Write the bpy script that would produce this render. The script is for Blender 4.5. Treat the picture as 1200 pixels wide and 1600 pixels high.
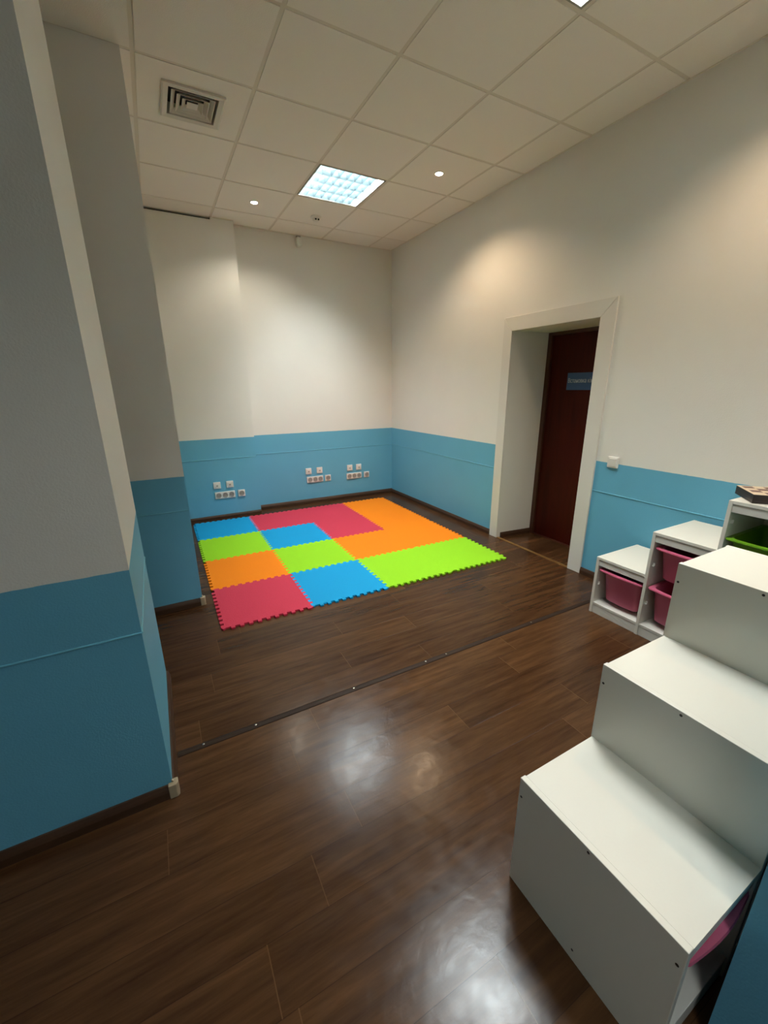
import bpy, bmesh, math, random
from mathutils import Vector, Matrix
from mathutils.geometry import tessellate_polygon

for o in list(bpy.data.objects):
    bpy.data.objects.remove(o, do_unlink=True)
C = bpy.context.scene.collection
S = bpy.context.scene
PI = math.pi

# ------------------------------------------------------------------ camera
FPX, YAW, PITCH, ROLL, EYE = 643.25, 0.49612, 0.29479, -0.00717, 1.4715
cam = bpy.data.objects.new('camera', bpy.data.cameras.new('camera'))
C.objects.link(cam)
cam.data.sensor_fit = 'VERTICAL'
cam.data.sensor_height = 36.0
cam.data.lens = 36.0 * FPX / 1600.0
cam.data.clip_start = 0.02
cy, sy = math.cos(YAW), math.sin(YAW)
cp, sp = math.cos(PITCH), math.sin(PITCH)
fw = Vector((sy*cp, cy*cp, -sp)); rt = Vector((cy, -sy, 0)); up = rt.cross(fw)
R = rt*math.cos(ROLL) + up*math.sin(ROLL)
U = up*math.cos(ROLL) - rt*math.sin(ROLL)
M = Matrix((R, U, -fw)).transposed().to_4x4()
M.translation = Vector((0, 0, EYE))
cam.matrix_world = M
S.camera = cam

# ------------------------------------------------------------------ world, exposure, light levels
w = bpy.data.worlds.new('world'); S.world = w; w.use_nodes = True
w.node_tree.nodes['Background'].inputs[0].default_value = (0.5, 0.55, 0.6, 1)
w.node_tree.nodes['Background'].inputs[1].default_value = 0.02
S.view_settings.view_transform = 'Standard'
S.view_settings.look = 'None'
S.view_settings.gamma = 1.0
S.view_settings.exposure = 0.80
S.view_settings.use_curve_mapping = False
P_TROFFER = 88.0
P_SPOT = 24.0
P_REAR_FILL = 47.0  # power of the added fill lamp behind the camera
COL_TROFFER = (0.94, 0.98, 0.99)
COL_WARM = (1.0, 0.72, 0.46)
COL_NEUTRAL = (1.0, 0.90, 0.74)

# ------------------------------------------------------------------ room measures
H = 3.093            # ceiling
XR = 2.883           # right wall
YB = 5.10            # back wall
YC = 4.985           # face of the projecting part of the back wall
DADO = 0.927
RAIL = 0.70
GX, GY, G = 0.165, 4.719, 0.6   # ceiling grid

# ------------------------------------------------------------------ materials
def new_mat(name):
    m = bpy.data.materials.new(name); m.use_nodes = True
    nt = m.node_tree
    return m, nt, nt.nodes['Principled BSDF']

def lin(r, g, b):
    f = lambda c: (c/255/12.92) if c/255 <= 0.04045 else ((c/255+0.055)/1.055)**2.4
    return (f(r), f(g), f(b), 1)

def plain(name, col, rough=0.5, metal=0.0, spec=0.5, bump=0.0, bscale=200, var=0.0):
    m, nt, b = new_mat(name)
    b.inputs['Base Color'].default_value = col
    b.inputs['Roughness'].default_value = rough
    b.inputs['Metallic'].default_value = metal
    b.inputs['Specular IOR Level'].default_value = spec
    if bump or var:
        tc = nt.nodes.new('ShaderNodeTexCoord')
        n = nt.nodes.new('ShaderNodeTexNoise'); n.inputs['Scale'].default_value = bscale
        n.inputs['Detail'].default_value = 3
        nt.links.new(tc.outputs['Object'], n.inputs['Vector'])
        if bump:
            bp = nt.nodes.new('ShaderNodeBump'); bp.inputs['Strength'].default_value = bump
            bp.inputs['Distance'].default_value = 0.002
            nt.links.new(n.outputs['Fac'], bp.inputs['Height'])
            nt.links.new(bp.outputs['Normal'], b.inputs['Normal'])
        if var:
            mx = nt.nodes.new('ShaderNodeMix'); mx.data_type = 'RGBA'
            mx.inputs['A'].default_value = tuple(c*(1-var) for c in col[:3]) + (1,)
            mx.inputs['B'].default_value = tuple(min(1, c*(1+var)) for c in col[:3]) + (1,)
            nt.links.new(n.outputs['Fac'], mx.inputs['Factor'])
            nt.links.new(mx.outputs['Result'], b.inputs['Base Color'])
    return m

def emit(name, col, s):
    m, nt, b = new_mat(name)
    b.inputs['Base Color'].default_value = (0.8, 0.8, 0.8, 1)
    b.inputs['Emission Color'].default_value = tuple(col[:3]) + (1,)
    b.inputs['Emission Strength'].default_value = s
    return m

def math_node(nt, op, a, b=None, c=None):
    n = nt.nodes.new('ShaderNodeMath'); n.operation = op
    for i, v in enumerate((a, b, c)):
        if v is None: continue
        if isinstance(v, (int, float)): n.inputs[i].default_value = v
        else: nt.links.new(v, n.inputs[i])
    return n.outputs[0]

def wall_material():
    m, nt, b = new_mat('painted_wall')
    g = nt.nodes.new('ShaderNodeNewGeometry')
    sx = nt.nodes.new('ShaderNodeSeparateXYZ'); nt.links.new(g.outputs['Position'], sx.inputs[0])
    n1 = nt.nodes.new('ShaderNodeTexNoise'); n1.inputs['Scale'].default_value = 25
    nt.links.new(g.outputs['Position'], n1.inputs['Vector'])
    wob = math_node(nt, 'MULTIPLY_ADD', n1.outputs['Fac'], 0.004, DADO-0.002)
    isw = math_node(nt, 'GREATER_THAN', sx.outputs['Z'], wob)
    edge = math_node(nt, 'GREATER_THAN', sx.outputs['Z'], math_node(nt, 'ADD', wob, -0.0)) 
    n2 = nt.nodes.new('ShaderNodeTexNoise'); n2.inputs['Scale'].default_value = 3.0
    n2.inputs['Detail'].default_value = 5
    nt.links.new(g.outputs['Position'], n2.inputs['Vector'])
    def two(a, c):
        mx = nt.nodes.new('ShaderNodeMix'); mx.data_type = 'RGBA'
        mx.inputs['A'].default_value = a; mx.inputs['B'].default_value = c
        nt.links.new(n2.outputs['Fac'], mx.inputs['Factor']); return mx.outputs['Result']
    blue = two(BLUE_A, BLUE_B); white = two(WHITE_A, WHITE_B)
    mx = nt.nodes.new('ShaderNodeMix'); mx.data_type = 'RGBA'
    nt.links.new(isw, mx.inputs['Factor']); nt.links.new(blue, mx.inputs['A']); nt.links.new(white, mx.inputs['B'])
    nt.links.new(mx.outputs['Result'], b.inputs['Base Color'])
    b.inputs['Roughness'].default_value = 0.55
    b.inputs['Specular IOR Level'].default_value = 0.35
    n3 = nt.nodes.new('ShaderNodeTexNoise'); n3.inputs['Scale'].default_value = 160
    n3.inputs['Detail'].default_value = 2
    nt.links.new(g.outputs['Position'], n3.inputs['Vector'])
    bp = nt.nodes.new('ShaderNodeBump'); bp.inputs['Strength'].default_value = 0.35; bp.inputs['Distance'].default_value = 0.002
    nt.links.new(n3.outputs['Fac'], bp.inputs['Height']); nt.links.new(bp.outputs['Normal'], b.inputs['Normal'])
    return m

BLUE_A, BLUE_B = (0.125, 0.405, 0.575, 1), (0.145, 0.445, 0.630, 1)
WHITE_A, WHITE_B = (0.77, 0.755, 0.70, 1), (0.82, 0.805, 0.75, 1)

def floor_material():
    m, nt, b = new_mat('laminate')
    g = nt.nodes.new('ShaderNodeNewGeometry')
    sx = nt.nodes.new('ShaderNodeSeparateXYZ'); nt.links.new(g.outputs['Position'], sx.inputs[0])
    W, L = 0.16, 1.21
    yy = math_node(nt, 'DIVIDE', math_node(nt, 'ADD', sx.outputs['Y'], 4.79), W)
    row = math_node(nt, 'FLOOR', yy)
    fy = math_node(nt, 'FRACT', yy)
    wn = nt.nodes.new('ShaderNodeTexWhiteNoise'); wn.noise_dimensions = '1D'
    nt.links.new(row, wn.inputs['W'])
    xx = math_node(nt, 'ADD', math_node(nt, 'DIVIDE', sx.outputs['X'], L), math_node(nt, 'MULTIPLY', wn.outputs['Value'], 7.0))
    col = math_node(nt, 'FLOOR', xx); fx = math_node(nt, 'FRACT', xx)
    # per plank tone
    wc = nt.nodes.new('ShaderNodeTexWhiteNoise'); wc.noise_dimensions = '2D'
    cv = nt.nodes.new('ShaderNodeCombineXYZ'); nt.links.new(row, cv.inputs[0]); nt.links.new(col, cv.inputs[1])
    nt.links.new(cv.outputs[0], wc.inputs['Vector'])
    # stretched grain, different on each plank
    gv = nt.nodes.new('ShaderNodeCombineXYZ')
    nt.links.new(math_node(nt, 'MULTIPLY', sx.outputs['X'], 1.6), gv.inputs[0])
    nt.links.new(math_node(nt, 'MULTIPLY', sx.outputs['Y'], 17.0), gv.inputs[1])
    nt.links.new(math_node(nt, 'MULTIPLY', wc.outputs['Value'], 37.0), gv.inputs[2])
    gn = nt.nodes.new('ShaderNodeTexNoise'); gn.inputs['Scale'].default_value = 1.6
    gn.inputs['Detail'].default_value = 8; gn.inputs['Roughness'].default_value = 0.65; gn.inputs['Distortion'].default_value = 0.25
    nt.links.new(gv.outputs[0], gn.inputs['Vector'])
    f = math_node(nt, 'MULTIPLY_ADD', wc.outputs['Value'], 0.20, math_node(nt, 'MULTIPLY', gn.outputs['Fac'], 0.92))
    cr = nt.nodes.new('ShaderNodeValToRGB')
    cr.color_ramp.elements[0].position = 0.30; cr.color_ramp.elements[0].color = (0.026, 0.0105, 0.0042, 1)
    cr.color_ramp.elements[1].position = 0.85; cr.color_ramp.elements[1].color = (0.112, 0.052, 0.020, 1)
    e = cr.color_ramp.elements.new(0.56); e.color = (0.062, 0.0275, 0.0108, 1)
    nt.links.new(f, cr.inputs[0])
    # joints
    jy = math_node(nt, 'LESS_THAN', math_node(nt, 'MINIMUM', fy, math_node(nt, 'SUBTRACT', 1.0, fy)), 0.006)
    jx = math_node(nt, 'LESS_THAN', math_node(nt, 'MINIMUM', fx, math_node(nt, 'SUBTRACT', 1.0, fx)), 0.0012)
    wornj = nt.nodes.new('ShaderNodeTexNoise'); wornj.inputs['Scale'].default_value = 2.2
    nt.links.new(g.outputs['Position'], wornj.inputs['Vector'])
    dark = nt.nodes.new('ShaderNodeMix'); dark.data_type = 'RGBA'
    dark.inputs['B'].default_value = (0.020, 0.010, 0.006, 1)
    nt.links.new(cr.outputs[0], dark.inputs['A'])
    nt.links.new(math_node(nt, 'MULTIPLY', jy, 0.55), dark.inputs['Factor'])
    light = nt.nodes.new('ShaderNodeMix'); light.data_type = 'RGBA'
    light.inputs['B'].default_value = (0.13, 0.068, 0.028, 1)
    nt.links.new(dark.outputs['Result'], light.inputs['A'])
    nt.links.new(math_node(nt, 'MULTIPLY', jx, math_node(nt, 'MULTIPLY', wornj.outputs['Fac'], 1.1)), light.inputs['Factor'])
    nt.links.new(light.outputs['Result'], b.inputs['Base Color'])
    # worn varnish: uneven gloss
    rn = nt.nodes.new('ShaderNodeTexNoise'); rn.inputs['Scale'].default_value = 16; rn.inputs['Detail'].default_value = 6
    rn.inputs['Distortion'].default_value = 0.3
    nt.links.new(g.outputs['Position'], rn.inputs['Vector'])
    mr = nt.nodes.new('ShaderNodeMapRange')
    mr.inputs['From Min'].default_value = 0.35; mr.inputs['From Max'].default_value = 0.65
    mr.inputs['To Min'].default_value = 0.20; mr.inputs['To Max'].default_value = 0.26
    nt.links.new(rn.outputs['Fac'], mr.inputs['Value']); nt.links.new(mr.outputs[0], b.inputs['Roughness'])
    b.inputs['Specular IOR Level'].default_value = 0.25
    bn = nt.nodes.new('ShaderNodeTexNoise'); bn.inputs['Scale'].default_value = 20; bn.inputs['Detail'].default_value = 4
    nt.links.new(g.outputs['Position'], bn.inputs['Vector'])
    bp = nt.nodes.new('ShaderNodeBump'); bp.inputs['Strength'].default_value = 0.30; bp.inputs['Distance'].default_value = 0.0020
    hsum = math_node(nt, 'SUBTRACT', bn.outputs['Fac'], math_node(nt, 'MULTIPLY', math_node(nt, 'MAXIMUM', jy, jx), 0.3))
    nt.links.new(hsum, bp.inputs['Height']); nt.links.new(bp.outputs['Normal'], b.inputs['Normal'])
    return m

def wood_material(name, c1, c2, rough, sx_, sy_, sz_, spec=0.5):
    m, nt, b = new_mat(name)
    tc = nt.nodes.new('ShaderNodeTexCoord'); mp = nt.nodes.new('ShaderNodeMapping')
    mp.inputs['Scale'].default_value = (sx_, sy_, sz_)
    n = nt.nodes.new('ShaderNodeTexNoise'); n.inputs['Scale'].default_value = 3; n.inputs['Detail'].default_value = 6
    n.inputs['Distortion'].default_value = 0.8
    nt.links.new(tc.outputs['Object'], mp.inputs[0]); nt.links.new(mp.outputs[0], n.inputs['Vector'])
    mx = nt.nodes.new('ShaderNodeMix'); mx.data_type = 'RGBA'
    mx.inputs['A'].default_value = c1; mx.inputs['B'].default_value = c2
    nt.links.new(n.outputs['Fac'], mx.inputs['Factor']); nt.links.new(mx.outputs['Result'], b.inputs['Base Color'])
    b.inputs['Roughness'].default_value = rough
    b.inputs['Specular IOR Level'].default_value = spec
    return m

MW = wall_material()
MF = floor_material()
MTILE = plain('ceiling_tile', (0.88, 0.84, 0.77, 1), 0.95, spec=0.1, bump=0.6, bscale=260, var=0.03)
MBAR = plain('ceiling_grid_paint', (0.74, 0.69, 0.60, 1), 0.7, spec=0.2)
MWOODTRIM = wood_material('skirting_wood', (0.030, 0.013, 0.006, 1), (0.085, 0.040, 0.018, 1), 0.45, 1, 1, 8)
MCAP = plain('corner_cap_plastic', (0.40, 0.33, 0.22, 1), 0.3)
MCAS = plain('white_casing', (0.72, 0.70, 0.64, 1), 0.45, spec=0.4)
MREV = MCAS
MDOOR = wood_material('mahogany_door', (0.026, 0.002, 0.001, 1), (0.085, 0.008, 0.003, 1), 0.45, 7, 7, 0.7, 0.15)
MDFR = wood_material('mahogany_frame', (0.055, 0.014, 0.006, 1), (0.09, 0.026, 0.011, 1), 0.4, 7, 7, 0.7)
MBRASS = plain('brass', (0.42, 0.24, 0.08, 1), 0.4, metal=0.8)
MLAM = plain('white_laminate', (0.73, 0.705, 0.615, 1), 0.32, spec=0.45, bump=0.05, bscale=120)
MINN = plain('white_laminate_edge', (0.68, 0.65, 0.58, 1), 0.45)
MSCREW = plain('dark_screw', (0.05, 0.045, 0.04, 1), 0.4, metal=0.6)
MPLAS = plain('white_plastic', (0.78, 0.76, 0.71, 1), 0.35)
MPLASG = plain('grey_plastic', (0.33, 0.31, 0.28, 1), 0.5)
MDARK = plain('dark_hole', (0.012, 0.012, 0.012, 1), 0.8)
MPINK = plain('pink_plastic', (0.56, 0.115, 0.20, 1), 0.38, spec=0.45)
MGREENP = plain('green_plastic', (0.13, 0.32, 0.012, 1), 0.35)
MRED = plain('foam_red', (0.54, 0.038, 0.075, 1), 0.8, spec=0.25, bump=0.5, bscale=140, var=0.08)
MORA = plain('foam_orange', (0.82, 0.215, 0.002, 1), 0.8, spec=0.25, bump=0.5, bscale=140, var=0.06)
MGRE = plain('foam_green', (0.27, 0.62, 0.012, 1), 0.8, spec=0.25, bump=0.5, bscale=140, var=0.06)
MBLU = plain('foam_blue', (0.003, 0.29, 0.58, 1), 0.8, spec=0.25, bump=0.5, bscale=140, var=0.06)
MSTRIP = wood_material('seam_strip_wood', (0.016, 0.008, 0.004, 1), (0.036, 0.018, 0.009, 1), 0.6, 1, 12, 1, 0.2)
MSTEEL = plain('steel', (0.7, 0.68, 0.62, 1), 0.25, metal=1.0)
MALU = plain('louver_aluminium', (0.21, 0.28, 0.30, 1), 0.32, metal=0.7, spec=0.3)
MHOUS = plain('troffer_white', (0.30, 0.30, 0.26, 1), 0.6)
MTUBE = emit('fluorescent_tube', (0.75, 0.96, 1.0), 7.0)
MBULBW = emit('warm_bulb', (1.0, 0.86, 0.62), 40.0)
MBULBN = emit('neutral_bulb', (1.0, 0.95, 0.85), 40.0)
MVENT = plain('vent_white', (0.66, 0.63, 0.56, 1), 0.45)
MSIGN = plain('sign_blue', (0.035, 0.10, 0.26, 1), 0.35)
MTEXT = plain('sign_lettering', (0.55, 0.60, 0.72, 1), 0.5)
MMOULD = plain('blue_cord', (0.13, 0.43, 0.58, 1), 0.45)
MCHD = plain('chess_dark_wood', (0.022, 0.012, 0.009, 1), 0.4)
MCHL = plain('chess_light_wood', (0.66, 0.52, 0.36, 1), 0.45)
MCHB = plain('chess_brown_wood', (0.12, 0.045, 0.03, 1), 0.45)

# ------------------------------------------------------------------ mesh helpers
def add_box(bm, x0, x1, y0, y1, z0, z1, mi=0):
    if x1 < x0: x0, x1 = x1, x0
    if y1 < y0: y0, y1 = y1, y0
    if z1 < z0: z0, z1 = z1, z0
    vs = [bm.verts.new((x, y, z)) for z in (z0, z1) for x, y in ((x0, y0), (x1, y0), (x1, y1), (x0, y1))]
    for f in ((3, 2, 1, 0), (4, 5, 6, 7), (0, 1, 5, 4), (1, 2, 6, 5), (2, 3, 7, 6), (3, 0, 4, 7)):
        fc = bm.faces.new([vs[i] for i in f]); fc.material_index = mi
    return vs

def add_prism(bm, pts, z0, z1, mi=0):
    """polygon (counter-clockwise, x/y) extruded from z0 to z1"""
    a = [bm.verts.new((p[0], p[1], z0)) for p in pts]
    b = [bm.verts.new((p[0], p[1], z1)) for p in pts]
    n = len(pts)
    bm.faces.new(a[::-1]).material_index = mi
    bm.faces.new(b).material_index = mi
    for i in range(n):
        bm.faces.new((a[i], a[(i+1) % n], b[(i+1) % n], b[i])).material_index = mi

def add_loft(bm, rings, cap0=True, cap1=True, mi=0):
    vr = [[bm.verts.new(p) for p in r] for r in rings]
    n = len(rings[0])
    for a, b in zip(vr, vr[1:]):
        for i in range(n):
            bm.faces.new((a[i], a[(i+1) % n], b[(i+1) % n], b[i])).material_index = mi
    if cap0: bm.faces.new(vr[0][::-1]).material_index = mi
    if cap1: bm.faces.new(vr[-1]).material_index = mi

def add_lathe(bm, prof, n=32, cx=0, cy=0, axis='z', mi=0):
    rings = []
    for r, z in prof:
        ring = []
        for i in range(n):
            t = 2*PI*i/n
            a, b = r*math.cos(t), r*math.sin(t)
            ring.append((cx+a, cy+b, z))
        rings.append(ring)
    add_loft(bm, rings, True, True, mi)

def obj(name, bm, mat, parent=None, loc=None, bevel=0, smooth=False, seg=2):
    bmesh.ops.recalc_face_normals(bm, faces=bm.faces)
    me = bpy.data.meshes.new(name); bm.to_mesh(me); bm.free()
    for m in (mat if isinstance(mat, (list, tuple)) else [mat]):
        me.materials.append(m)
    o = bpy.data.objects.new(name, me); C.objects.link(o)
    if parent: o.parent = parent
    if loc: o.location = loc
    if bevel:
        b = o.modifiers.new('bevel', 'BEVEL'); b.width = bevel; b.segments = seg; b.limit_method = 'ANGLE'
        b.angle_limit = math.radians(40)
    if smooth:
        for p in me.polygons: p.use_smooth = True
        try: me.set_sharp_from_angle(angle=math.radians(38))
        except Exception: pass
    return o

def box(name, dims, mat, parent=None, bevel=0, loc=None):
    bm = bmesh.new(); add_box(bm, *dims)
    return obj(name, bm, mat, parent, loc, bevel)

def thing(name, label, cat, loc=(0, 0, 0), rotz=0, group=None):
    o = bpy.data.objects.new(name, None); C.objects.link(o)
    o.empty_display_size = 0.1
    o.location = loc; o.rotation_euler = (0, 0, rotz)
    return tag(o, label, cat, group)

def tag(o, label, cat, group=None):
    o['label'] = label; o['category'] = cat
    if group: o['group'] = group
    return o

def struct(o, label=None):
    o['kind'] = 'structure'
    if label: o['label'] = label
    return o

def dup(root, loc, label=None, group=None, rot=None):
    r = root.copy(); C.objects.link(r); r.location = loc
    if rot is not None: r.rotation_euler = rot
    if label: r['label'] = label
    if group: r['group'] = group
    for ch in list(root.children):
        c = ch.copy(); C.objects.link(c); c.parent = r
        for g in ch.children:
            d = g.copy(); C.objects.link(d); d.parent = c
    return r

# ------------------------------------------------------------------ room shell
struct(box('floor', (-3.0, 3.7, -2.2, 5.4, -0.1, 0.0), MF), 'dark brown laminate plank floor')
T = H + 0.12
def wall(name, dims, label=None):
    return struct(box(name, dims, MW), label)

wall('wall_left_near', (-3.0, -0.141, 1.426, 2.15, 0, T), 'near projecting pier on the left, grey white above blue')
wall('wall_left_middle', (-3.0, 0.110, 2.918, 3.40, 0, T), 'second projecting pier on the left, grey white above blue')
wall('wall_left_niche', (-3.0, -1.4, 2.15, 2.918, 0, T))
wall('wall_left_back', (-3.0, -0.25, 3.40, 5.4, 0, T))
bm = bmesh.new()
add_box(bm, -0.25, 0.765, YC, 5.4, 0, H-0.022); add_box(bm, 0.765, 0.983, YC, 5.4, 0, T)
struct(obj('wall_back_left', bm, MW), 'projecting left part of the back wall')
struct(box('wall_gap', (-0.25, 0.765, YC+0.05, 5.4, H-0.022, T), MDARK), 'dark gap between the wall top and the ceiling')
# the back wall runs very slightly askew
bm = bmesh.new(); add_prism(bm, [(0.983, 5.115), (3.3, 5.075), (3.3, 5.4), (0.983, 5.4)], 0, T)
struct(obj('wall_back', bm, MW), 'back wall, white above a light blue dado')
# right wall with the deep door opening
D0, D1, DH, XD = 2.07, 2.912, 1.936, 3.283
bm = bmesh.new()
add_prism(bm, [(XR, D1), (XD, D1-0.045), (XD, 5.4), (XR, 5.4)], 0, T)
add_prism(bm, [(XR, -2.2), (XD, -2.2), (XD, D0+0.03), (XR, D0)], 0, T)
add_prism(bm, [(XR, D0), (XD, D0+0.03), (XD, D1-0.045), (XR, D1)], DH, T)
struct(obj('wall_right', bm, MW), 'right wall, white above a light blue dado')
wall('wall_right_near', (0.92, XR, -1.1, 0.1445, 0, T), 'blue painted pier at the right edge beside the storage unit')
wall('wall_behind', (-3.0, 3.3, -2.2, -2.0, 0, T))
wall('wall_left_far_side', (-3.2, -3.0, -2.2, 5.4, 0, T))

# white lining of the door recess
bm = bmesh.new()
add_prism(bm, [(XR+0.0, D1-0.002), (XD, D1-0.047), (XD, D1-0.045), (XR, D1)], 0, DH)
add_prism(bm, [(XR, D0), (XD, D0+0.03), (XD, D0+0.032), (XR, D0+0.002)], 0, DH)
add_prism(bm, [(XR, D0+0.002), (XD, D0+0.032), (XD, D1-0.047), (XR, D1-0.002)], DH-0.002, DH)
struct(obj('trim_1', bm, MREV), 'white lining of the door recess')

# mitred casing round the opening
def casing():
    bm = bmesh.new()
    yi0, yi1, yo0, yo1, zi, zo = D0-0.005, D1-0.002, 1.948, 3.012, DH-0.002, 2.050
    x0, x1 = XR-0.016, XR
    def slab(pts):
        a = [bm.verts.new((x1, p[0], p[1])) for p in pts]
        b = [bm.verts.new((x0, p[0], p[1])) for p in pts]
        bm.faces.new(a); bm.faces.new(b[::-1])
        for i in range(4): bm.faces.new((a[i], a[(i+1) % 4], b[(i+1) % 4], b[i]))
    g = 0.0012
    slab([(yi1, 0), (yo1, 0), (yo1, zo-g), (yi1, zi-g)])
    slab([(yo0, 0), (yi0, 0), (yi0, zi-g), (yo0, zo-g)])
    slab([(yi0, zi), (yi1, zi), (yo1, zo), (yo0, zo)])
    return bm
struct(obj('trim_2', casing(), MCAS, bevel=0.0025), 'wide white mitred casing round the door recess')

# mahogany door at the end of the recess
d = struct(thing('door_1', 'dark mahogany door at the end of the white recess', 'door', (XD, 0, 0)))
del d['category']
box('door_leaf', (0.025, 0.065, D0+0.0, D1-0.09, 0.008, DH-0.03), MDOOR, d)
bm = bmesh.new()
add_box(bm, 0.0, 0.05, D1-0.09, D1-0.04, 0, DH+0.03)
add_box(bm, 0.0, 0.05, D0-0.02, D0+0.04, 0, DH+0.03)
add_box(bm, 0.0, 0.05, D0+0.04, D1-0.09, DH-0.03, DH+0.03)
obj('door_frame', bm, MDFR, d, bevel=0.003)
box('door_threshold', (-0.005, 0.07, D0+0.03, D1-0.047, 0, 0.008), MDFR, d)

sg = thing('door_sign', 'blue rectangular sign with white lettering on the mahogany door', 'sign', (XD+0.024, 2.455, 1.51))
box('sign_panel', (-0.005, 0.0, -0.17, 0.17, -0.075, 0.070), MSIGN, sg, bevel=0.001)
tcu = bpy.data.curves.new('sign_text', 'FONT'); tcu.body = 'Встановка кімнат'; tcu.size = 0.052; tcu.extrude = 0.0008
tcu.align_x = 'LEFT'; tcu.align_y = 'CENTER'
to = bpy.data.objects.new('sign_text', tcu)
me = bpy.data.meshes.new_from_object(to)
bpy.data.objects.remove(to)
to = bpy.data.objects.new('sign_text', me); C.objects.link(to); me.materials.append(MTEXT)
to.parent = sg
xs = [v.co.x for v in me.vertices]
k = 0.31/(max(xs)-min(xs)) if xs and max(xs) > min(xs) else 1
for v in me.vertices: v.co.x *= k
to.matrix_local = Matrix(((0, 0, -1, -0.0062), (-1, 0, 0, 0.160), (0, 1, 0, 0.002), (0, 0, 0, 1)))

box_thr = box('door_threshold_strip', (XR-0.01, XR+0.018, D0+0.0, D1, 0, 0.005), MBRASS, bevel=0.002)
tag(box_thr, 'thin brass threshold strip on the floor across the door recess', 'threshold strip')

# dado cord (thin raised line) and skirting, one per wall stretch
def cord(name, p0, p1, nrm, z=RAIL, r=0.004, parent=None):
    p0, p1, nrm = Vector(p0), Vector(p1), Vector(nrm).normalized()
    bm = bmesh.new(); rings = []
    for p in (p0, p1):
        ring = []
        for i in range(8):
            t = 2*PI*i/8
            ring.append((p.x + nrm.x*r*math.cos(t), p.y + nrm.y*r*math.cos(t), z + r*math.sin(t)))
        rings.append(ring)
    add_loft(bm, rings)
    return struct(obj(name, bm, MMOULD, smooth=True), 'thin raised blue line running along the dado')

def baseboard(name, p0, p1, nrm, h=0.055, t=0.016, z0=0.0, label='dark brown wooden skirting board'):
    p0, p1, nrm = Vector(p0), Vector(p1), Vector(nrm).normalized()
    bm = bmesh.new(); rings = []
    prof = [(0, z0), (t, z0), (t, z0+h*0.55), (t*0.8, z0+h*0.75), (t*0.45, z0+h), (0, z0+h)]
    for p in (p0, p1):
        rings.append([(p.x+nrm.x*a, p.y+nrm.y*a, b) for a, b in prof])
    add_loft(bm, rings)
    return struct(obj(name, bm, MWOODTRIM), label)

cord('trim_3', (-3, 1.426), (-0.141, 1.426), (0, -1))
cord('trim_4', (-0.141, 1.426), (-0.141, 2.15), (1, 0))
cord('trim_5', (-1.4, 2.918), (0.110, 2.918), (0, -1))
cord('trim_6', (-0.25, YC), (0.983, YC), (0, -1))
cord('trim_7', (0.983, 5.115), (XR, 5.082), (0, -1))
cord('trim_8', (XR, 5.08), (XR, 3.012), (-1, 0))
cord('trim_9', (XR, 1.948), (XR, 0.15), (-1, 0))
b1 = baseboard('baseboard_left_near', (-3, 1.426), (-0.141, 1.426), (0, -1))
b2 = baseboard('baseboard_left_side', (-0.141, 1.426), (-0.141, 2.15), (1, 0))
b3 = baseboard('baseboard_left_middle', (-1.4, 2.918), (0.110, 2.918), (0, -1))
baseboard('baseboard_back_left', (-0.25, YC), (0.983, YC), (0, -1), h=0.045, t=0.014)
baseboard('baseboard_back', (0.983, 5.115), (XR, 5.082), (0, -1), h=0.062, t=0.018)
baseboard('baseboard_right', (XR, 5.08), (XR, 3.012), (-1, 0), h=0.055)
baseboard('baseboard_right_near', (XR, 1.948), (XR, 0.15), (-1, 0), h=0.055)
baseboard('baseboard_recess', (XR+0.03, D1-0.006), (XD, D1-0.047), (-0.11, -1), h=0.05, t=0.014)
baseboard('baseboard_pier', (0.92, -1.1), (0.92, 0.1445), (-1, 0), h=0.05, t=0.012)
def cap(parent, x, y):
    bm = bmesh.new()
    add_prism(bm, [(x-0.014, y-0.0195), (x+0.012, y-0.0195), (x+0.0195, y-0.012), (x+0.0195, y+0.014), (x, y+0.014), (x, y), (x-0.014, y)], 0, 0.060)
    add_box(bm, x-0.002, x+0.006, y-0.006, y+0.002, 0.060, 0.072)
    o = obj('corner_cap', bm, MCAP, parent, bevel=0.003); o['label'] = 'pale plastic corner cap'
    return o
cap(b1, -0.141, 1.426)
cap(b3, 0.110, 2.918)

# ------------------------------------------------------------------ ceiling
bm = bmesh.new()
fix_tiles = {(2, 1), (2, 5), (-1, 9)}
hole_tiles = {(0, 2): (0.300, 0.630, 3.070, 3.400)}
g = 0.011
for i in range(-5, 6):
    for j in range(-1, 12):
        x0, x1 = GX+i*G, GX+(i+1)*G
        y1, y0 = GY-j*G, GY-(j+1)*G
        if (i, j) in fix_tiles: continue
        x0 += g; x1 -= g; y0 += g; y1 -= g
        if j == -1:
            y1 = min(y1, 5.3)
            
        if (i, j) in hole_tiles:
            a, b_, c, e = hole_tiles[(i, j)]
            add_box(bm, x0, a, y0, y1, H, H+0.012); add_box(bm, b_, x1, y0, y1, H, H+0.012)
            add_box(bm, a, b_, y0, c, H, H+0.012); add_box(bm, a, b_, e, y1, H, H+0.012)
        else:
            add_box(bm, x0, x1, y0, y1, H, H+0.012)
struct(obj('ceiling', bm, MTILE), 'suspended ceiling of square off-white tiles')
bm = bmesh.new()
for i in range(-4, 6):
    add_box(bm, GX+i*G-0.013, GX+i*G+0.013, -2.0, 5.3, H+0.003, H+0.03)
for j in range(0, 12):
    add_box(bm, -3.0, XR, GY-j*G-0.014, GY-j*G+0.014, H+0.0031, H+0.03)
struct(obj('ceiling_grid', bm, MBAR), 'grey grid bars between the ceiling tiles')
struct(box('ceiling_void', (-3.2, 3.4, -2.2, 5.4, H+0.2, H+0.25), MDARK))
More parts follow.
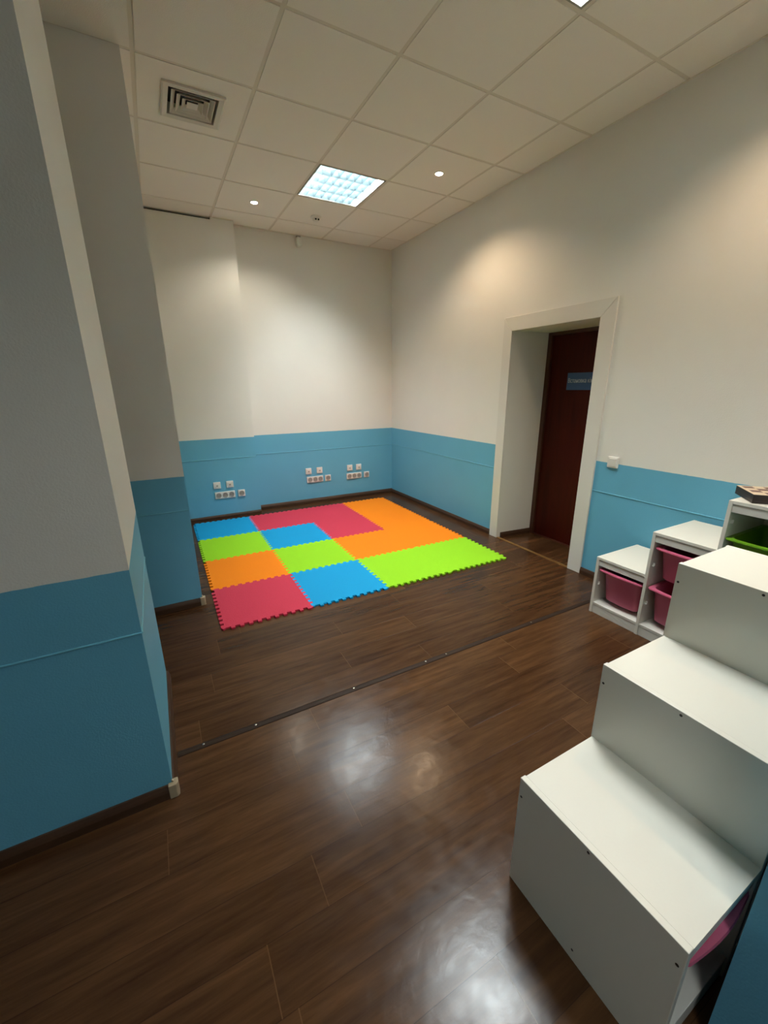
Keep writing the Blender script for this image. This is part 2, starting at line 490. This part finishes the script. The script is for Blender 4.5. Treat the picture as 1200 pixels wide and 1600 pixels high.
# wall angle
bm = bmesh.new()
add_box(bm, XR-0.012, XR, 0.1445, 5.08, H-0.003, H+0.02)
add_box(bm, 0.983, XR-0.012, 5.072, 5.09, H-0.003, H+0.02)
add_box(bm, 0.79, 0.983, YC-0.012, YC, H-0.003, H+0.02)
struct(obj('trim_10', bm, MBAR), 'thin angle strip where the ceiling meets the walls')

# ------------------------------------------------------------------ louvred ceiling lights
def troffer():
    t = thing('ceiling_light', 'square louvred fluorescent ceiling light in full view near the back', 'ceiling light',
              (GX+2.5*G, GY-1.5*G, H), 0, 'square louvred ceiling lights')
    h_ = 0.289
    bm = bmesh.new()
    add_box(bm, -h_, h_, -h_, h_, 0.118, 0.122)
    for a, b_, c, e in ((-h_, -h_+0.014, -h_, h_), (h_-0.014, h_, -h_, h_), (-h_+0.014, h_-0.014, -h_, -h_+0.01), (-h_+0.014, h_-0.014, h_-0.01, h_)):
        add_box(bm, a, b_, c, e, 0.0, 0.118)
    obj('housing', bm, MHOUS, t)
    W = h_-0.014
    for k in range(4):
        y = (-0.75+0.5*k)*(h_-0.01)
        bm = bmesh.new()
        rings = [[(x, y+0.008*math.cos(2*PI*i/12), 0.100+0.008*math.sin(2*PI*i/12)) for i in range(12)] for x in (-W, W)]
        add_loft(bm, rings); obj('tube', bm, MTUBE, t, smooth=True)
    # V-shaped lengthwise reflectors
    bm = bmesh.new()
    for k in range(5):
        y = (-1+0.5*k)*(h_-0.01)
        wd = 0.020
        add_loft(bm, [[(x, y-wd, 0.070), (x, y, 0.002), (x, y+wd, 0.070)] for x in (-W, W)])
    obj('reflector', bm, MALU, t)
    # V-shaped cross blades
    bm = bmesh.new()
    for k in range(1, 8):
        x = -W + 2*W*k/8
        wd = 0.017
        add_loft(bm, [[(x-wd, y, 0.068), (x, y, 0.004), (x+wd, y, 0.068)] for y in (-h_+0.01, h_-0.01)])
    obj('louver', bm, MALU, t)
    L = bpy.data.lights.new('lamp_light', 'AREA'); L.shape = 'SQUARE'; L.size = 0.54; L.energy = P_TROFFER; L.color = COL_TROFFER
    lo = bpy.data.objects.new('lamp_light', L); C.objects.link(lo); lo.parent = t; lo.location = (0, 0, 0.080)
    return t
t0 = troffer()
rear_fill = dup(t0, (GX-0.5*G, GY-9.5*G, H), 'added fill light behind the camera, a copy of the square louvred light')  # unseen, added as fill for the near pier and the stair fronts
for ch in rear_fill.children:
    if ch.type == 'LIGHT': ch.data = ch.data.copy(); ch.data.energy = P_REAR_FILL
dup(t0, (GX+2.5*G, GY-5.5*G, H), 'square louvred fluorescent ceiling light cut off by the top edge of the photo')

# ------------------------------------------------------------------ round recessed spots
def downlight(x, y, label, bulb, col, power):
    t = thing('downlight', label, 'ceiling light', (x, y, H), 0, 'round recessed spotlights')
    bm = bmesh.new()
    prof_o = [(0.041, 0.0), (0.041, -0.004), (0.036, -0.006), (0.029, -0.004), (0.029, 0.0)]
    rings = [[(r*math.cos(2*PI*i/32), r*math.sin(2*PI*i/32), z) for i in range(32)] for r, z in prof_o]
    add_loft(bm, rings, False, False)
    obj('rim', bm, MPLAS, t, smooth=True)
    bm = bmesh.new(); add_lathe(bm, [(0.0285, -0.0005), (0.026, -0.004), (0.012, -0.007), (0.001, -0.0075)], 24)
    obj('bulb', bm, bulb, t, smooth=True)
    L = bpy.data.lights.new('lamp_light', 'SPOT'); L.energy = power; L.color = col
    L.spot_size = math.radians(135); L.spot_blend = 0.7; L.shadow_soft_size = 0.03
    lo = bpy.data.objects.new('lamp_light', L); C.objects.link(lo); lo.parent = t; lo.location = (0, 0, -0.04)
    return t
downlight(1.079, 4.44, 'small round white spotlight in the ceiling left of the square light', MBULBN, COL_NEUTRAL, P_SPOT*0.6)
downlight(2.265, 3.224, 'small round warm spotlight in the ceiling near the right wall', MBULBW, COL_WARM, P_SPOT)
downlight(2.265, 0.90, 'small round warm spotlight over the storage units outside the photo', MBULBW, COL_WARM, P_SPOT)

# ------------------------------------------------------------------ air vent
v = thing('ceiling_vent', 'square white air diffuser with nested louvres in the ceiling', 'air vent', (0.465, 3.235, H))
def sq_ring(bm, r0, z0, r1, z1, th=0.0025):
    """a sloping square collar from half-width r0 at z0 down to r1 at z1"""
    rings = []
    for r, z in ((r0, z0), (r1, z1), (r1-th, z1), (r0-th, z0)):
        rings.append([(-r, -r, z), (r, -r, z), (r, r, z), (-r, r, z)])
    vr = [[bm.verts.new(p) for p in rr] for rr in rings]
    for k in range(4):
        a, b_ = vr[k], vr[(k+1) % 4]
        for i in range(4): bm.faces.new((a[i], a[(i+1) % 4], b_[(i+1) % 4], b_[i]))
bm = bmesh.new()
rings = []
for r, z in ((0.167, 0.001), (0.169, -0.012), (0.160, -0.015), (0.134, -0.010), (0.130, 0.05)):
    rings.append([(-r, -r, z), (r, -r, z), (r, r, z), (-r, r, z)])
vr = [[bm.verts.new(p) for p in rr] for rr in rings]
for a, b_ in zip(vr, vr[1:]):
    for i in range(4): bm.faces.new((a[i], a[(i+1) % 4], b_[(i+1) % 4], b_[i]))
obj('frame', bm, MVENT, v)
bm = bmesh.new(); add_box(bm, -0.135, 0.135, -0.135, 0.135, 0.05, 0.06); obj('duct', bm, MDARK, v)
for r in (0.118, 0.088, 0.058):
    bm = bmesh.new(); sq_ring(bm, r-0.022, 0.012, r, -0.010); obj('louver', bm, MVENT, v)
bm = bmesh.new(); add_box(bm, -0.030, 0.030, -0.030, 0.030, -0.008, -0.004); obj('centre_plate', bm, MVENT, v, bevel=0.002)

# smoke detector
s = thing('smoke_detector', 'small round white smoke detector in the ceiling behind the square light', 'smoke detector', (1.690, 4.500, H))
bm = bmesh.new(); add_lathe(bm, [(0.052, 0), (0.052, -0.010), (0.046, -0.016), (0.036, -0.018)], 32); obj('base', bm, MPLAS, s, smooth=True)
bm = bmesh.new(); add_lathe(bm, [(0.034, -0.018), (0.033, -0.032), (0.026, -0.042), (0.012, -0.046)], 32); obj('dome', bm, MPLAS, s, smooth=True)
for dx in (-0.013, 0.014):
    bm = bmesh.new(); add_box(bm, dx-0.008, dx+0.008, -0.036, -0.030, -0.037, -0.024); obj('slot', bm, MDARK, s)

# motion sensor on the back wall
s = thing('motion_sensor', 'small rounded white motion sensor high on the back wall', 'motion sensor', (1.690, 5.101, 3.025))
bm = bmesh.new()
rings = []
for y, k in ((0, 1.0), (-0.030, 1.0), (-0.045, 0.85), (-0.050, 0.6)):
    ring = []
    for i in range(28):
        t = 2*PI*i/28
        c, s_ = math.cos(t), math.sin(t)
        ring.append((0.034*k*math.copysign(abs(c)**0.7, c), y, 0.048*k*math.copysign(abs(s_)**0.7, s_)))
    rings.append(ring)
add_loft(bm, rings); obj('housing', bm, MPLAS, s, smooth=True)
bm = bmesh.new(); add_box(bm, -0.022, 0.022, -0.040, 0.0, 0.044, 0.060); obj('bracket', bm, MPLASG, s, bevel=0.003)

# ------------------------------------------------------------------ interlocking foam mat tiles
MX, MY, MS, MTH = 0.2132, 4.8728, 0.596, -0.0116
NT, AMP = 10, 0.011
def edge_pts(a, b_, flip):
    """square-wave jigsaw line from grid corner a to b_ (units of one tile)"""
    (x0, y0), (x1, y1) = a, b_
    dx, dy = x1-x0, y1-y0
    nx, ny = -dy, dx
    A = AMP/MS
    pts = []
    n = NT*2
    sgn = flip
    t0, t1 = 0.03, 0.97
    pts.append((x0, y0))
    for k in range(n):
        ta = t0+(t1-t0)*k/n; tb = t0+(t1-t0)*(k+1)/n
        s_ = A*sgn*(1 if k % 2 == 0 else -1)
        e = 0.0035*(1 if s_ > 0 else -1)     # slight dovetail
        pts.append((x0+dx*(ta-e*sgn*0+(-0.0025 if k % 2 == 0 else 0.0025))+nx*s_, y0+dy*(ta+(-0.0025 if k % 2 == 0 else 0.0025))+ny*s_))
        pts.append((x0+dx*(tb+(0.0025 if k % 2 == 0 else -0.0025))+nx*s_, y0+dy*(tb+(0.0025 if k % 2 == 0 else -0.0025))+ny*s_))
    pts.append((x1, y1))
    return pts
KEY = {'B': ('blue', MBLU), 'R': ('red', MRED), 'O': ('orange', MORA), 'G': ('green', MGRE)}
GRID = ['BRRO', 'GBRO', 'OGOO', 'RBGG']
LBL = {
 (0, 0): 'blue foam floor tile at the left back corner of the play mat',
 (0, 1): 'red foam floor tile in the back row next to the corner blue tile',
 (0, 2): 'red foam floor tile in the back row next to the corner orange tile',
 (0, 3): 'orange foam floor tile at the right back corner of the play mat',
 (1, 0): 'green foam floor tile at the left edge of the play mat',
 (1, 1): 'blue foam floor tile surrounded by red and green tiles inside the play mat',
 (1, 2): 'red foam floor tile inside the play mat, in front of another red tile',
 (1, 3): 'orange foam floor tile at the right edge directly in front of the corner orange tile',
 (2, 0): 'orange foam floor tile at the left edge of the play mat',
 (2, 1): 'green foam floor tile between the left orange tile and the middle orange tile',
 (2, 2): 'orange foam floor tile inside the play mat, right of a green tile',
 (2, 3): 'orange foam floor tile at the right edge, behind the front corner green tile',
 (3, 0): 'red foam floor tile at the front left corner of the play mat',
 (3, 1): 'blue foam floor tile on the front edge of the play mat',
 (3, 2): 'green foam floor tile on the front edge, right of the blue tile',
 (3, 3): 'green foam floor tile at the front right corner of the play mat',
}
cm, sm = math.cos(MTH), math.sin(MTH)
for r in range(4):
    for c in range(4):
        pts = []
        pts += edge_pts((c, -r-1), (c+1, -r-1), 1)[:-1]
        pts += edge_pts((c+1, -r-1), (c+1, -r), 1)[:-1]
        pts += edge_pts((c, -r), (c+1, -r), 1)[::-1][:-1]
        pts += edge_pts((c, -r-1), (c, -r), 1)[::-1][:-1]
        cxl, cyl = c+0.5, -r-0.5
        loc = [((px-cxl)*MS*0.999, (py-cyl)*MS*0.999) for px, py in pts]
        bm = bmesh.new(); n = len(loc)
        lo_ = [bm.verts.new((a, b_, 0)) for a, b_ in loc]; hi_ = [bm.verts.new((a, b_, 0.012)) for a, b_ in loc]
        for i in range(n): bm.faces.new((lo_[i], lo_[(i+1) % n], hi_[(i+1) % n], hi_[i]))
        for tri in tessellate_polygon([[Vector((a, b_, 0)) for a, b_ in loc]]):
            bm.faces.new([hi_[i] for i in tri]); bm.faces.new([lo_[i] for i in tri][::-1])
        nm, mt = KEY[GRID[r][c]]
        o = obj('foam_tile', bm, mt)
        o.location = (MX+MS*(cxl*cm-cyl*sm), MY+MS*(cxl*sm+cyl*cm), 0.001)
        o.rotation_euler = (0, 0, MTH)
        tag(o, LBL[(r, c)], 'play mat tile', 'interlocking foam tiles of the play mat')

# ------------------------------------------------------------------ seam strip across the floor
s = thing('floor_seam_strip', 'dark brown seam strip with small screws across the laminate floor', 'floor strip', (0, 1.61, 0))
bm = bmesh.new()
prof = [(-0.016, 0), (-0.014, 0.003), (-0.005, 0.0055), (0.005, 0.0055), (0.014, 0.003), (0.016, 0)]
add_loft(bm, [[(x, a, b_) for a, b_ in prof] for x in (-0.12, XR-0.002)])
obj('strip', bm, MSTRIP, s)
for x in (-0.02, 0.20, 0.69, 1.13, 1.27, 1.95):
    bm = bmesh.new(); add_lathe(bm, [(0.005, 0.0055), (0.005, 0.0068), (0.003, 0.0075)], 12, x, 0.0)
    obj('screw', bm, MSTEEL, s, smooth=True)

# ------------------------------------------------------------------ stair-shaped storage units
HT = (0.400, 0.668, 0.930)
CX = (0.0, 0.310, 0.625, 0.940)
DP, TH = 0.438, 0.018
def rr(w_, d0, d1, z, r, bow=0.0, n=5):
    """rounded rectangle ring, width w_, from y=d0 to d1, front bowed out by bow"""
    pts = []
    hx = w_/2
    for (qx, qy, a0) in ((hx-r, d1-r, 0), (-hx+r, d1-r, PI/2), (-hx+r, d0+r, PI), (hx-r, d0+r, 1.5*PI)):
        for k in range(n+1):
            a = a0 + PI/2*k/n
            pts.append((qx+r*math.cos(a), qy+r*math.sin(a), z))
    # extra bowed points along the front (between the 3rd and 4th corner)
    i = 3*(n+1)
    fr = [(-hx+r+(2*hx-2*r)*t/8, d0-bow*math.sin(PI*t/8), z) for t in range(1, 8)]
    pts = pts[:i]+fr+pts[i:]
    return pts
def bin_mesh(hh):
    bm = bmesh.new()
    rings = [
        rr(0.190, 0.062, 0.350, -hh, 0.030, 0.004),
        rr(0.214, 0.046, 0.366, -hh+0.012, 0.036, 0.006),
        rr(0.240, 0.018, 0.392, -0.030, 0.040, 0.012),
        rr(0.250, 0.012, 0.396, -0.018, 0.036, 0.012),
        rr(0.276, -0.001, 0.412, -0.013, 0.022, 0.010),
        rr(0.284, -0.004, 0.414, -0.007, 0.020, 0.010),
        rr(0.282, -0.002, 0.413, 0.000, 0.020, 0.010),
        rr(0.240, 0.016, 0.392, 0.000, 0.034, 0.010),
        rr(0.234, 0.022, 0.388, -0.006, 0.034, 0.010),
        rr(0.206, 0.052, 0.360, -hh+0.010, 0.030, 0.004),
        rr(0.180, 0.064, 0.345, -hh+0.005, 0.026, 0.003)]
    add_loft(bm, rings)
    return bm

def storage_unit(loc, rotz, label):
    t = thing('storage_unit', label, 'storage unit', loc, rotz, 'stair-shaped white storage units')
    # uprights
    for k in range(4):
        if k < 3:
            x0, x1, z1, = CX[k], CX[k]+TH, HT[k]
        else:
            x0, x1, z1 = CX[3]-TH, CX[3], HT[2]
        bm = bmesh.new(); add_box(bm, x0, x1, 0, DP, 0.0, z1)
        o = obj('side_panel', bm, MLAM, t, bevel=0.0015)
        if k < 3:
            for yy, zz in ((DP-0.010, z1-0.062), (0.220, z1-0.012), (0.012, z1-0.055)):
                bm = bmesh.new()
                rings = [[(x0-dx, yy+r_*math.cos(2*PI*i/12), zz+r_*math.sin(2*PI*i/12)) for i in range(12)] for dx, r_ in ((-0.002, 0.0038), (0.0004, 0.0038), (0.0008, 0.002))]
                add_loft(bm, rings); obj('screw', bm, MSCREW, o)
            if k == 0:
                bm = bmesh.new()
                rings = [[(x0-dx, 0.214+0.0035*math.cos(2*PI*i/12), 0.035+0.0035*math.sin(2*PI*i/12)) for i in range(12)] for dx in (-0.002, 0.0004)]
                add_loft(bm, rings); obj('screw', bm, MSCREW, o)
    # treads, front rails, bottoms
    for k in range(3):
        x0, x1 = CX[k]+TH, (CX[k+1] if k < 2 else CX[3]-TH)
        box('top_board', (x0, x1, 0.0, DP-0.004, HT[k]-0.016, HT[k]-0.0005), MLAM, t)
        box('front_rail', (x0, x1, 0.004, 0.020, HT[k]-0.058, HT[k]-0.018), MINN, t, bevel=0.001)
        box('back_panel', (x0, x1, DP-0.012, DP-0.004, 0.05, HT[k]-0.016), MINN, t)
        box('bottom_board', (x0, x1, 0.004, DP-0.012, 0.060, 0.076), MINN, t, bevel=0.001)
    box('plinth', (TH, CX[3]-TH, 0.006, 0.022, 0.0, 0.060), MINN, t, bevel=0.001)
    # little runner clips on the uprights
    for k, zs in ((0, (0.21,)), (1, (0.215, 0.465)), (2, (0.30, 0.60, 0.82))):
        for zz in zs:
            for x, sgn in ((CX[k]+TH, 1), ((CX[k+1] if k < 2 else CX[3]-TH), -1)):
                bm = bmesh.new()
                add_box(bm, x, x+sgn*0.010, 0.022, 0.034, zz-0.009, zz-0.005)
                add_box(bm, x, x+sgn*0.010, 0.030, 0.034, zz-0.005, zz+0.009)
                obj('runner_clip', bm, MPLAS, t)
    return t

def bins(unit_loc, rotz, labels):
    Rz = Matrix.Rotation(rotz, 4, 'Z')
    for (k, z, hh, mt), lab in labels:
        x0, x1 = CX[k]+TH, (CX[k+1] if k < 2 else CX[3]-TH)
        p = Vector(unit_loc) + (Rz @ Vector(((x0+x1)/2, 0.004, z)))
        o = obj('storage_bin', bin_mesh(hh), mt, smooth=True)
        o.location = p; o.rotation_euler = (0, 0, rotz)
        tag(o, lab, 'storage bin', 'plastic bins in the storage units')

FL, FR = (2.413, 1.529, 0), -PI/2
storage_unit(FL, FR, 'white stair-shaped storage unit against the right wall, holding pink and green bins')
bins(FL, FR, [
    ((0, 0.320, 0.222, MPINK), 'pink plastic bin in the lowest step of the unit by the door'),
    ((1, 0.580, 0.200, MPINK), 'pink plastic bin, upper of two in the middle column of the far unit'),
    ((1, 0.328, 0.225, MPINK), 'pink plastic bin, lower of two in the middle column of the far unit'),
    ((2, 0.740, 0.215, MGREENP), 'green plastic bin in the tallest column of the far storage unit'),
])
NL = (0.770, 0.175, 0)
storage_unit(NL, 0, 'large white stair-shaped storage unit in the foreground, its steps facing the camera')
bins(NL, 0, [
    ((0, 0.330, 0.100, MPINK), 'shallow pink plastic bin in the open side of the foreground unit, nearly hidden'),
])

# ------------------------------------------------------------------ folded chess board
ang = math.radians(-50)
c = thing('chess_box', 'dark folded wooden chess box with chequered top on the tallest step of the far unit', 'chess box', (2.432, 0.822, 0.931), ang)
bm = bmesh.new()
CL, CW, CHH = 0.38, 0.205, 0.042
add_box(bm, 0, CL, 0, CW, 0, CHH*0.47); add_box(bm, 0.0005, CL-0.0005, 0.0005, CW-0.0005, CHH*0.47, CHH*0.53); add_box(bm, 0, CL, 0, CW, CHH*0.53, CHH)
obj('case', bm, MCHD, c, bevel=0.0015)
bm = bmesh.new(); q = 0.044; mx_ = (CL-8*q)/2; my_ = (CW-4*q)/2
for i in range(8):
    for j in range(4):
        add_box(bm, mx_+i*q, mx_+(i+1)*q, my_+j*q, my_+(j+1)*q, CHH, CHH+0.0008, (i+j) % 2)
o = obj('playing_board', bm, [MCHL, MCHB], c); o['label'] = 'cream and brown chequered board'
bm = bmesh.new()
add_box(bm, 0, CL, 0, my_, CHH, CHH+0.0009); add_box(bm, 0, CL, CW-my_, CW, CHH, CHH+0.0009)
add_box(bm, 0, mx_, my_, CW-my_, CHH, CHH+0.0009); add_box(bm, CL-mx_, CL, my_, CW-my_, CHH, CHH+0.0009)
o = obj('border', bm, MCHL, c); o['label'] = 'pale wooden border'

# ------------------------------------------------------------------ sockets and switch
def plate(w_, h_, t_=0.012):
    bm = bmesh.new(); add_box(bm, -w_/2, w_/2, -t_, 0, -h_/2, h_/2); return bm
def disc(bm, x, z, r, y0, y1, n=20):
    add_loft(bm, [[(x+r*math.cos(2*PI*i/n), y, z+r*math.sin(2*PI*i/n)) for i in range(n)] for y in (y0, y1)])
def insert(parent, x):
    bm = bmesh.new()
    prof = ((0.029, -0.0125), (0.030, -0.0165), (0.026, -0.0165), (0.024, -0.0135))
    rings = [[(x+r*math.cos(2*PI*i/24), y, r*math.sin(2*PI*i/24)) for i in range(24)] for r, y in prof]
    add_loft(bm, rings)
    o = obj('socket_insert', bm, MPLASG, parent, smooth=True)
    bm = bmesh.new()
    for dx in (-0.0095, 0.0095): disc(bm, x+dx, 0, 0.0035, -0.0140, -0.0130, 10)
    obj('pin_holes', bm, MDARK, o)
def make_power(n, label):
    t = thing('power_socket', label, 'socket', group='wall sockets above the play mat')
    wd = 0.080+0.071*(n-1)
    obj('plate', plate(wd, 0.080), MPLAS, t, bevel=0.004)
    for k in range(n): insert(t, (k-(n-1)/2)*0.071)
    return t
def make_data(label):
    t = thing('data_socket', label, 'socket', group='data sockets above the play mat')
    obj('plate', plate(0.078, 0.078), MPLAS, t, bevel=0.004)
    bm = bmesh.new(); add_box(bm, -0.024, 0.024, -0.016, -0.011, -0.024, 0.024); o = obj('jack_cover', bm, MPLAS, t, bevel=0.002)
    bm = bmesh.new(); add_box(bm, -0.010, 0.010, -0.0168, -0.015, -0.012, 0.004); obj('port', bm, MPLASG, o)
    return t
groups = [
  ('left-hand group', YC, (0.514, 0.654), 0.400, 0.590, 0.280, 0.775),
  ('middle group', 5.103, (1.650, 1.800), 0.432, 1.733, 0.318, 1.912),
  ('right-hand group', 5.093, (2.228, 2.362), 0.424, 2.290, 0.308, 2.480)]
first = {}
for gi, (gn, yy, (xa, xb), zt, xs_, zs, x1_) in enumerate(groups):
    for x, side in ((xa, 'left'), (xb, 'right')):
        lab = 'square white data socket, upper %s plate of the %s on the back wall' % (side, gn)
        if 'd' not in first: first['d'] = make_data(lab); first['d'].location = (x, yy, zt)
        else: dup(first['d'], (x, yy, zt), lab)
    lab = 'white triple power socket in the %s on the back wall' % gn
    if '3' not in first: first['3'] = make_power(3, lab); first['3'].location = (xs_, yy, zs)
    else: dup(first['3'], (xs_, yy, zs), lab)
    lab = 'single white power socket, lower right plate of the %s on the back wall' % gn
    if '1' not in first: first['1'] = make_power(1, lab); first['1'].location = (x1_, yy, zs)
    else: dup(first['1'], (x1_, yy, zs), lab)

s = thing('light_switch', 'white rocker light switch beside the door casing at the top of the blue dado', 'switch', (XR, 1.812, 0.936), -PI/2)
# local -y faces into the room
obj('plate', plate(0.082, 0.080, 0.014), MPLAS, s, bevel=0.005)
bm = bmesh.new()
vs = add_box(bm, -0.027, 0.027, -0.022, -0.012, -0.029, 0.029)
for v_ in vs:
    if v_.co.z < 0 and v_.co.y < -0.02: v_.co.y = -0.017
obj('rocker', bm, MPLAS, s, bevel=0.002)
